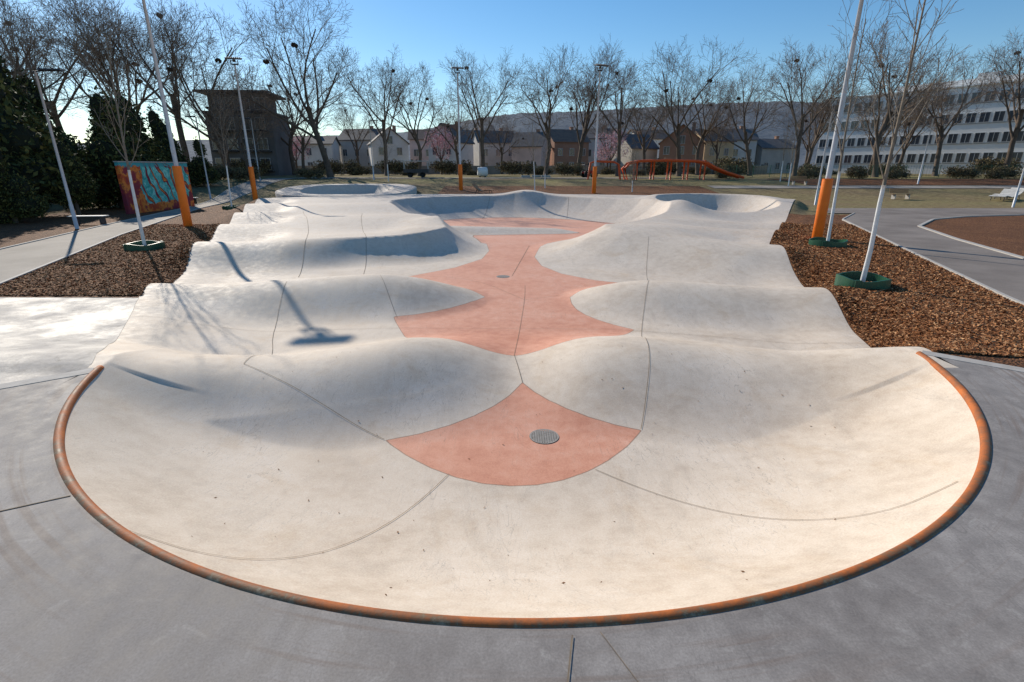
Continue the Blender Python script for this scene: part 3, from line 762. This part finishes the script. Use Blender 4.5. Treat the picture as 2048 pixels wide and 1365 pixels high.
def lamp(x,y,rz,label,H=7.1,first=[None]):
    z=float(gz(x,y))
    if first[0] is None:
        e=thing('street_lamp',label,'street lamp',(x,y,z),rz,'path street lamps')
        b=B(); b.tube([(0,0,-.2),(0,0,1.2),(0,0,1.25),(0,0,H)],[.085,.085,.07,.05],12); b.obj('post',[M_STEEL],e,True)
        b=B(); b.tube([(-.12,0,H-.05),(.35,0,H+.02)],.035,8); b.obj('arm',[M_DARKMETAL],e,True)
        b=B(); b.box((.62,0,H+.05),(.95,.3,.09),0,0,.03); b.obj('lamp_head',[M_DARKMETAL],e)
        first[0]=e; return e
    return copy_thing(first[0],(x,y,z),rz,1,label)
lamp(-21.7,26,.2,'grey path lamp with flat dark head beside bench')
lamp(-28.4,50,2.9,'grey path lamp beside the graffiti wall')
lamp(-31,66,2.9,'slim path lamp further down gravel path')
lamp(25,43.6,.3,'slim grey path lamp beside the lawn')
lamp(38.9,41,.5,'grey path lamp beside white loungers')
lamp(-18,70,.2,'slim path lamp behind round bowl'); lamp(47,62,.2,'slim path lamp by embankment path')

def park_bench(x,y,rz,mat,label,back=False,L=1.8):
    e=thing('park_bench',label,'bench',(x,y,float(gz(x,y))+.03),rz,'park benches')
    b=B()
    for k in range(5): b.box((0,-.2+k*.1,.45),(L,.08,.04),0,0,.008)
    b.obj('seat',[mat],e)
    for s in(-1,1):
        b=B(); b.box((s*(L/2-.25),0,.21),(.08,.46,.43),0,0,.01); b.obj('leg',[M_DARKMETAL if not back else M_KERB],e)
    if back:
        b=B()
        for k in range(4): b.box((0,.28+k*.03,.58+k*.11),(L,.035,.085),0,0,.008,rad(-15))
        b.obj('backrest',[mat],e)
    return e
park_bench(-22.6,28.0,rad(8),M_WHITEPL,'backless bench with white slats on bark mulch')
park_bench(36.2,49.5,rad(5),M_WOOD,'brown wooden bench with backrest on the lawn',True,1.9)
park_bench(33,61.5,rad(0),M_WOOD,'wooden bench beside the embankment path',True,1.9)
park_bench(-27.6,45,rad(60),M_WHITEPL,'pale bench beside the gravel path')
def lounger(x,y,rz,mat,label):
    e=thing('lounger',label,'lounge bench',(x,y,float(gz(x,y))+.03),rz,'curved lounge benches')
    prof=[(-1.0,.38),(-.7,.44),(-.35,.40),(0,.33),(.3,.36),(.55,.52),(.8,.78),(1.0,1.0)]
    b=B()
    for k in range(len(prof)-1):
        for s in range(2):
            (x0,z0),(x1,z1)=prof[k],prof[k+1]; f=(s+.5)/2; cx=x0+(x1-x0)*f; cz=z0+(z1-z0)*f
            b.box((cx,0,cz),(math.hypot(x1-x0,z1-z0)/2*.85,1.3,.04),0,0,.008,0,-math.atan2(z1-z0,x1-x0))
    b.obj('seat',[mat],e)
    for s in(-.5,.5):
        b=B(); b.tube([(p,s,q-.04) for p,q in prof],.03,6); b.tube([(-.75,s,.4),(-.8,s,0)],.03,6); b.tube([(.5,s,.45),(.7,s,0)],.03,6); b.obj('frame',[M_DARKMETAL],e)
lounger(-2.9,53.5,rad(170),M_WOOD,'curved wooden lounger behind the bowl rim')
lounger(46.2,49.5,rad(10),M_WHITEPL,'pale slatted lounger on the lawn')
lounger(44.6,48.2,rad(20),M_WHITEPL,'pale slatted lounger on the lawn near lamp')

def mat_graf():
    t=NT('graffiti_paint')
    g=t.n.new('ShaderNodeTexCoord').outputs['Object']
    n1=t.noise(.7,5,.6,src=g); n2=t.noise(2.2,6,.6,src=g,dist=1.5)
    base=t.ramp(n1,[(.34,(.30,.03,.03)),(.42,(.55,.08,.02)),(.48,(.80,.25,.04)),(.53,(.30,.03,.04)),(.7,(.12,.03,.06))])
    w=t.n.new('ShaderNodeTexWave'); w.inputs['Scale'].default_value=.42; w.inputs['Distortion'].default_value=11; w.inputs['Detail'].default_value=2.5; w.inputs['Detail Scale'].default_value=1.1
    t.link(t.mapping((1,1,.9),(0,.5,0),g),w.inputs['Vector'])
    teal=t.ramp(n2,[(.35,(.03,.30,.28)),(.5,(.10,.50,.44)),(.62,(.30,.70,.62))])
    sx=t.n.new('ShaderNodeSeparateXYZ'); t.link(g,sx.inputs[0])
    zz=t.math('ADD',sx.outputs[2],t.math('MULTIPLY',n2,.8)); xx=t.math('ADD',sx.outputs[0],t.math('MULTIPLY',n1,2.4))
    zone=t.math('MULTIPLY',t.math('GREATER_THAN',zz,1.0),t.math('LESS_THAN',zz,4.0))
    zone=t.math('MULTIPLY',zone,t.math('MULTIPLY',t.math('GREATER_THAN',xx,-.7),t.math('LESS_THAN',xx,4.4)))
    l=t.math('MULTIPLY',t.math('GREATER_THAN',w.outputs['Fac'],.14),zone)
    c=t.mix(l,base,teal)
    top=t.math('GREATER_THAN',zz,3.4); c=t.mix(top,c,(.06,.34,.36))
    ed=t.math('MULTIPLY',t.math('LESS_THAN',t.math('ABSOLUTE',t.math('SUBTRACT',w.outputs['Fac'],.14)),.07),zone)
    c=t.mix(ed,c,(.16,.02,.03))
    ed2=t.math('MULTIPLY',t.math('LESS_THAN',t.math('ABSOLUTE',t.math('SUBTRACT',w.outputs['Fac'],.7)),.03),zone)
    c=t.mix(ed2,c,(.02,.16,.2))
    return t.out(c,.6,0,.3)
a=Vector((-25.2,34.5)); c=Vector((-25.1,41.6)); mid=(a+c)/2; an_=math.atan2(c.y-a.y,c.x-a.x); Lw=(c-a).length
e=thing('graffiti_wall','freestanding wall sprayed with teal and orange graffiti','graffiti wall',(mid.x,mid.y,-.42),an_)
b=B(); b.box((0,0,1.6),(Lw,.28,3.3),0,0,.02); b.obj('wall_panel',[mat_graf()],e)
b=B(); b.box((0,0,3.29),(Lw+.06,.34,.07),0,0,.01); b.obj('wall_cap',[M_KERB],e)

e=thing('climbing_frame','long orange tubular climbing frame with sloping ladder','climbing frame',(0,0,0))
py=70.0; gzp=float(ground0(py))
def PT(x,z,dy=0): return (x,py+dy,gzp+z)
for dy in(0,1.6):
    b=B(); b.tube([PT(15,0,dy),PT(14.6,1.4,dy),PT(15.2,2.0,dy),PT(16.5,2.3,dy),PT(20,2.4,dy),PT(24,2.3,dy),PT(25.3,2.1,dy),PT(26.4,1.5,dy),PT(28,.9,dy),PT(30.2,.25,dy)],.16,8)
    b.obj('rail',[M_ORTUBE],e,True)
b=B()
for k in range(26):
    f=k/25; x=24.6+5.6*f; z=2.25-2.0*f**.85; b.box((x,py+.8,gzp+z),(.17,1.7,.1))
b.obj('sloping_ladder',[M_ORTUBE],e)
for x in(16.2,18.4,20.6,22.8,25):
    b=B(); b.tube([PT(x,0,0),PT(x,2.3,0)],.1,8); b.tube([PT(x,0,1.6),PT(x,2.3,1.6)],.1,8); b.tube([PT(x,2.33,0),PT(x,2.33,1.6)],.09,8); b.obj('post',[M_ORTUBE],e,True)
b=B()
for k in range(9): b.tube([PT(16.2+k*.27,2.2,.8),PT(16.4+k*.25,.1,.8)],.02,5)
for z in(.5,1,1.5,2): b.tube([PT(16.2,z,.8),PT(18.4,z,.8)],.02,5)
b.obj('climbing_net',[M_DARKMETAL],e)
e=thing('swing_arch','orange tubular arch beside the climbing frame','play arch',(0,0,0))
b=B(); b.tube([PT(10,.0,1),PT(10.3,2.1,1),PT(11,2.3,1),PT(13.4,2.2,1),PT(14,1.9,1),PT(14.3,0,1)],.14,8); b.obj('arch_tube',[M_ORTUBE],e,True)

def wheel(b,c,r,w,ax='y'):
    d=Vector((0,w/2,0)); b.tube([Vector(c)-d,Vector(c)+d],r,16)
M_RUB=simple('rubber',(.02,.02,.02),None,5,.8,0); M_RED=simple('red_paint',(.45,.03,.02),None,3,.4,0)
def tractor(x,y,rz):
    e=thing('garden_tractor','small red garden tractor parked on the grass','tractor',(x,y,float(ground0(y))),rz)
    b=B(); b.box((.6,0,.75),(1.2,.6,.45),0,0,.08); b.box((-.5,0,.7),(.9,.7,.3),0,0,.05); b.obj('body',[M_RED],e)
    b=B(); b.box((-.5,0,1.75),(1.1,1,.06),0,0,.02)
    for sx,sy in((-.95,.4),(-.95,-.4),(-.05,.4),(-.05,-.4)): b.tube([(sx,sy,.8),(sx,sy,1.75)],.03,6)
    b.obj('canopy',[M_DARKMETAL],e)
    for px,py_,r in((-.6,.5,.5),(-.6,-.5,.5),(.85,.42,.32),(.85,-.42,.32)):
        b=B(); wheel(b,(px,py_,r),r,.22); b.obj('wheel',[M_RUB],e,True)
tractor(11.3,79,.4)
e=thing('canopy_trailer','open utility trailer with white canopy roof on wheels','trailer',(-14,79,float(ground0(79))),.1)
b=B(); b.box((0,0,.7),(3.6,1.6,.12),0,0,.02); b.box((0,-.78,.95),(3.6,.05,.4)); b.box((0,.78,.95),(3.6,.05,.4)); b.obj('bed',[M_DARKMETAL],e)
b=B(); b.box((0,0,2.25),(4.0,1.9,.1),0,0,.03); b.obj('roof',[M_WHITEPL],e)
for sx in(-1.7,1.7):
    for sy in(-.7,.7): b=B(); b.tube([(sx,sy,.7),(sx,sy,2.2)],.035,6); b.obj('post',[M_STEEL],e)
for sx in(-.9,.9):
    for sy in(-.85,.85): b=B(); wheel(b,(sx,sy,.36),.36,.2); b.obj('wheel',[M_RUB],e,True)
e=thing('water_tank','white cylindrical water tank lying on its side','water tank',(-4.4,80,float(ground0(80))+.0),.2)
b=B(); b.tube([(-.75,0,.75),(-.65,0,.75),(.65,0,.75),(.75,0,.75)],[.5,.68,.68,.5],18); b.obj('tank_body',[M_WHITE],e,True)
for sx in(-.4,.4):
    b=B(); b.box((sx,0,.07),(.12,1.1,.14)); b.obj('cradle',[M_DARKMETAL],e)
for (x,y) in((2,79),(3.6,80),(5,79.5)):
    e=thing('stacked_planks','low stack of pale timber on the grass','timber stack',(x,y,float(ground0(y))),.1,'timber stacks')
    b=B()
    for k in range(3): b.box((0,k*.25-.25,.12+.02*k),(1.3,.22,.22),0,0,.02)
    b.obj('timber',[M_KERB],e)

# ------------------------------------------------------------------ buildings
M_GLASS=simple('window_glass',(.07,.08,.095),(.05,.055,.065),.5,.15,0,0,.8)
M_FRAME=simple('window_frame',(.65,.65,.64),None,3,.5,0)
M_ROOFS=[simple('roof_slate',(.17,.155,.145),(.11,.10,.095),1.2,.8,.3),simple('roof_tile_brown',(.27,.17,.12),(.18,.115,.085),1.2,.8,.3)]
WALLS=[simple('render_cream',(.70,.62,.50),None,.4,.9),simple('render_white',(.80,.76,.71),None,.4,.9),simple('render_grey',(.54,.51,.47),None,.4,.9),simple('brick_red',(.42,.24,.165),None,.6,.9),simple('render_ochre',(.68,.52,.32),None,.4,.9),simple('render_pink',(.74,.57,.51),None,.4,.9)]
def window_mesh(w,h):
    b=B(); b.box((0,.0,0),(w,.06,h),0,1); f=.07
    b.box((0,-.04,h/2),(w+.1,.08,f)); b.box((0,-.06,-h/2),(w+.2,.14,f)); b.box((-w/2,-.04,0),(f,.08,h-f)); b.box((w/2,-.04,0),(f,.08,h-f)); b.box((0,-.037,0),(.05,.06,h-f))
    o=b.obj('window',[M_FRAME,M_GLASS]); me=o.data; bpy.data.objects.remove(o); return me
W1=window_mesh(1.1,1.5); W2=window_mesh(1.5,1.7)
def add_win(me,parent,loc,rz=0):
    o=bpy.data.objects.new('window',me); COL.objects.link(o); o.parent=parent; o.location=loc; o.rotation_euler=(0,0,rz)
def house(x,y,w,d,h,rh,wi,ri,gable,label,rz=0,chim=True):
    e=thing('house',label,'house',(x,y,1.2),rz,'houses beyond the park')
    b=B(); b.box((0,0,h/2),(w,d,h))
    if gable:
        for yy in(-d/2,d/2):
            n=len(b.v); b.v+=[Vector((-w/2,yy,h)),Vector((w/2,yy,h)),Vector((0,yy,h+rh))]; b.f.append((n,n+1,n+2)); b.m.append(0)
    else:
        for xx in(-w/2,w/2):
            n=len(b.v); b.v+=[Vector((xx,-d/2,h)),Vector((xx,d/2,h)),Vector((xx,0,h+rh))]; b.f.append((n,n+1,n+2)); b.m.append(0)
    b.obj('wall',[WALLS[wi]],e)
    b=B(); o=.4; t=.18; q0=(w if gable else d)/2
    s=math.hypot(q0,rh); k=o/s; ext=(d if gable else w)/2+o
    A=[(-q0*(1+k),h-rh*k),(0,h+rh),(q0*(1+k),h-rh*k)]
    for (p,q) in((A[0],A[1]),(A[1],A[2])):
        n=len(b.v)
        for e_ in(-ext,ext):
            for (c0,c1) in((p[0],p[1]+.02),(q[0],q[1]+.02),(q[0],q[1]+t),(p[0],p[1]+t)):
                b.v.append(Vector((c0,e_,c1)) if gable else Vector((e_,c0,c1)))
        for f in((0,1,2,3),(7,6,5,4),(0,4,5,1),(3,2,6,7),(0,3,7,4)): b.f.append(tuple(n+i for i in f)); b.m.append(0)
    roof=b.obj('roof',[M_ROOFS[ri]],e)
    if chim:
        b=B(); b.box((w*.22,.3,h+rh*.9),(.7,.7,1.8)); b.box((w*.22,.3,h+rh*.9+.95),(.85,.85,.12)); b.obj('chimney',[WALLS[3]],roof)
    nf=max(int(h//3),1); nc=max(int(w//2.6),2)
    for f in range(nf):
        for c in range(nc):
            add_win(W1,e,(-w/2+w*(c+.5)/nc,-d/2-.02,1.7+f*2.9))
    if gable: add_win(W1,e,(0,-d/2-.02,h+.6))
    b=B(); b.box((-w/2+.7,-d/2-.03,1.0),(.9,.06,2.0)); b.obj('door',[M_DARKMETAL],e)
hs=[(-46,122,13,8,6.2,1.6,1,0,False,'long white rendered house with grey roof',.1),
(-35.0,130,9,8,7.4,2.4,2,0,False,'grey house with slate roof',-.2),
(-27,119,7.5,8,6.2,3,1,0,True,'white gabled house with slate roof',.35),
(-20,132,8.5,8,7.6,2.2,5,1,False,'pale pink rendered house with brown roof',.1),
(-13.0,117,6.5,8,6.4,3.4,1,0,True,'white gabled house behind blossom',-.4),
(-4.4,130,9,8,6.8,2.6,2,0,False,'grey rendered house with dark roof',.3),
(4.2,119,6.5,8,5.6,2.8,5,0,False,'pink house with dark roof and chimney',-.3),
(12,126,8.5,8,6.8,2.6,3,1,False,'red brick house with brown roof',.35),
(20.5,132,6.5,8,7.8,2.2,1,0,False,'pale rendered house between trees',-.2),
(26.5,119,6.5,8,5.2,2.8,0,0,False,'cream house with slate roof and chimney',.4),
(35.5,114,8.5,8,6.0,3.4,3,1,True,'dark brick house with steep gabled roof',-.35),
(44,123,7.5,8,6.8,2.4,4,1,False,'ochre rendered house with brown roof',.3),
(52,130,9,8,7.4,2.4,1,0,False,'white house near the large office block',-.1),
(61,130,9,8,5.6,2.0,2,0,False,'grey rendered house with low roof',.2),
(-12,155,10,9,8.6,2.5,2,0,False,'taller grey house standing behind the row',.4),
(12,160,11,9,8.1,2.5,0,0,False,'taller cream house standing behind the row',-.3),
(38,155,10,9,8.8,2.5,1,1,False,'taller white house standing behind brick house',.3)]
for h in hs: house(*h)
M_BACKLIT=simple('backlit_render',(.16,.16,.165),(.11,.11,.12),.4,.8)  # backlight shade on the block is put into this dark wall colour
e=thing('apartment_block','modern apartment block coloured dark as backlit, with flat overhanging roof and balconies','apartment block',(-43.5,92,1.2),rad(6),)
b=B(); b.box((0,0,4.7),(10,9,9.4)); b.box((-.6,.3,10.9),(8,7.5,3.0)); b.obj('wall',[M_BACKLIT],e)
b=B(); b.box((-.6,.2,12.55),(11,9.6,.35),0,0,.05); b.box((0,0,9.55),(10.5,9.4,.3),0,0,.03); b.obj('roof',[M_DARKMETAL],e)
for f in range(4):
    for c in range(4):
        add_win(W2,e,(-3.75+c*2.3,(-4.53 if f<3 else -3.48),1.9+f*3.0))
for f in range(3):
    for sx in(-2.5,2.5):
        b=B(); b.box((sx,-5.0,.75+f*3.0),(3.8,.95,.14)); 
        for k in range(14): b.box((sx-1.85+k*.285,-5.42,1.32+f*3.0),(.03,.03,1.0))
        b.box((sx,-5.42,1.84+f*3.0),(3.8,.05,.05)); b.obj('balcony',[M_DARKMETAL],e)
p0=Vector((71,127)); p1=Vector((93,93)); md=(p0+p1)/2; dv=(p1-p0); Lo=dv.length; ang=math.atan2(dv.y,dv.x)
e=thing('office_building','long white four storey office building with rows of windows','office building',(md.x,md.y,1.2),ang)
MW=simple('office_render',(.84,.82,.78),(.76,.74,.71),.3,.85)
b=B(); b.box((0,7,7.8),(Lo,14,15.6)); b.obj('wall',[MW],e)
b=B(); b.box((0,7,15.75),(Lo+.6,14.6,.3),0,0,.03); b.box((Lo*.05,8,16.6),(Lo*.5,8,1.5)); b.box((Lo*.16,6,17.8),(3,3,.9)); b.obj('roof',[MW],e)
M_SP=simple('spandrel_panel',(.45,.45,.45),None,.4,.8)
nw=20
for f in range(4):
    for c in range(nw):
        add_win(W2,e,(-Lo/2+Lo*(c+.5)/nw,-.03,3.1+f*3.5))
for f in range(4):
    b=B(); b.box((0,-.04,2.1+f*3.5),(Lo,.1,.16)); b.obj('string_course',[M_SP],e)
e=thing('office_wing','white rendered stair tower beside the office building','office wing',(101,89,1.2),ang)
b=B(); b.box((0,0,8.2),(10,10,16.4)); b.obj('wall',[MW],e); b=B(); b.box((0,0,16.55),(10.5,10.5,.3)); b.obj('roof',[M_SP],e)
for f in range(4): add_win(W2,e,(-3,-5.02,3+f*3.4)); add_win(W2,e,(2,-5.02,3+f*3.4))
e=thing('garden_wall','low weathered boundary wall behind the trees','boundary wall',(-9,108,1.2))
b=B(); b.box((0,0,.8),(120,.3,1.6)); b.obj('wall',[simple('old_wall',(.38,.32,.26),(.26,.22,.18),.5,.9)],e); b=B(); b.box((0,0,1.64),(120.2,.42,.1)); b.obj('coping_stone',[M_KERB],e)
e=thing('mesh_fence','green metal mesh fence along the embankment','fence',(52,78,1.25))
b=B()
for k in range(19): b.box((-22+k*2.45,0,.8),(.06,.06,1.7))
b.obj('post_row',[M_GREENRING],e)
b=B()
for k in range(9): b.box((0,0,.15+k*.18),(44,.015,.02))
for k in range(110): b.box((-22+k*.4,0,.8),(.015,.012,1.5))
b.obj('mesh_panel',[M_GREENRING],e)

def mat_hill():
    t=NT('wooded_hill_haze'); n=t.noise(.02,6,.75); n2=t.noise(.2,5,.7)
    c=t.ramp(t.math('ADD',t.math('MULTIPLY',n,.4),t.math('MULTIPLY',n2,.6)),[(.35,(.13,.15,.17)),(.65,(.22,.235,.25))])  # aerial haze is mixed into the base colour as blue-grey
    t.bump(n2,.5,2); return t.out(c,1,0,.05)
hx=np.linspace(-900,1500,520); hy=np.concatenate([np.linspace(300,620,50),np.linspace(640,1200,8)])
HX,HY=np.meshgrid(hx,hy)
hh=Sp([-900,-450,-233,-96,-13,86,207,290,400,563,1500],[20,28,34,40,58,60,68,70,64,52,48],25,-900,1500)
prof=sm(300,600,HY)*(1-.5*sm(700,1200,HY))
HZ=hh(HX)*prof*(HY/600*.3+.7)
HZ+=np.random.uniform(-1.1,1.1,HZ.shape)*prof
o=grid_mesh('hill',HX,HY,HZ-1,[mat_hill()],True); struct(o,'wooded hill behind the town, haze put into its colour','hill')

# ------------------------------------------------------------------ light, sky, camera
w=bpy.data.worlds.new('World'); scene.world=w; w.use_nodes=True
nt=w.node_tree; bg=nt.nodes['Background']; sk=nt.nodes.new('ShaderNodeTexSky'); sk.sky_type='NISHITA'; sk.sun_disc=False
el=rad(29); az=rad(-37.5)   # azimuth from +Y towards +X
sk.sun_elevation=el; sk.sun_rotation=az; sk.air_density=1.0; sk.dust_density=.12; sk.ozone_density=2.8; sk.altitude=100
hs_=nt.nodes.new('ShaderNodeHueSaturation'); hs_.inputs['Saturation'].default_value=1.25
mx=nt.nodes.new('ShaderNodeMix'); mx.data_type='RGBA'; mx.blend_type='MULTIPLY'; mx.inputs[0].default_value=1; mx.inputs[7].default_value=(1.0,1.0,.98,1)
nt.links.new(sk.outputs[0],hs_.inputs['Color']); nt.links.new(hs_.outputs[0],mx.inputs[6]); nt.links.new(mx.outputs[2],bg.inputs[0]); bg.inputs[1].default_value=.128
sd_=bpy.data.lights.new('sun','SUN'); sd_.energy=4.9; sd_.angle=rad(.5); sd_.color=(1,.92,.80)
so=bpy.data.objects.new('sun',sd_); COL.objects.link(so)
v=Vector((math.sin(az)*math.cos(el),math.cos(az)*math.cos(el),math.sin(el)))
so.rotation_euler=v.to_track_quat('Z','Y').to_euler(); so.location=v*50
cam=bpy.data.cameras.new('camera'); co=bpy.data.objects.new('camera',cam); COL.objects.link(co)
cam.lens=18; cam.sensor_width=36; cam.clip_end=6000; cam.clip_start=.05
co.location=(0,0,2.5); co.rotation_euler=(rad(90-18.7),0,0); scene.camera=co
scene.view_settings.view_transform='Standard'; scene.view_settings.look='None'; scene.view_settings.exposure=0
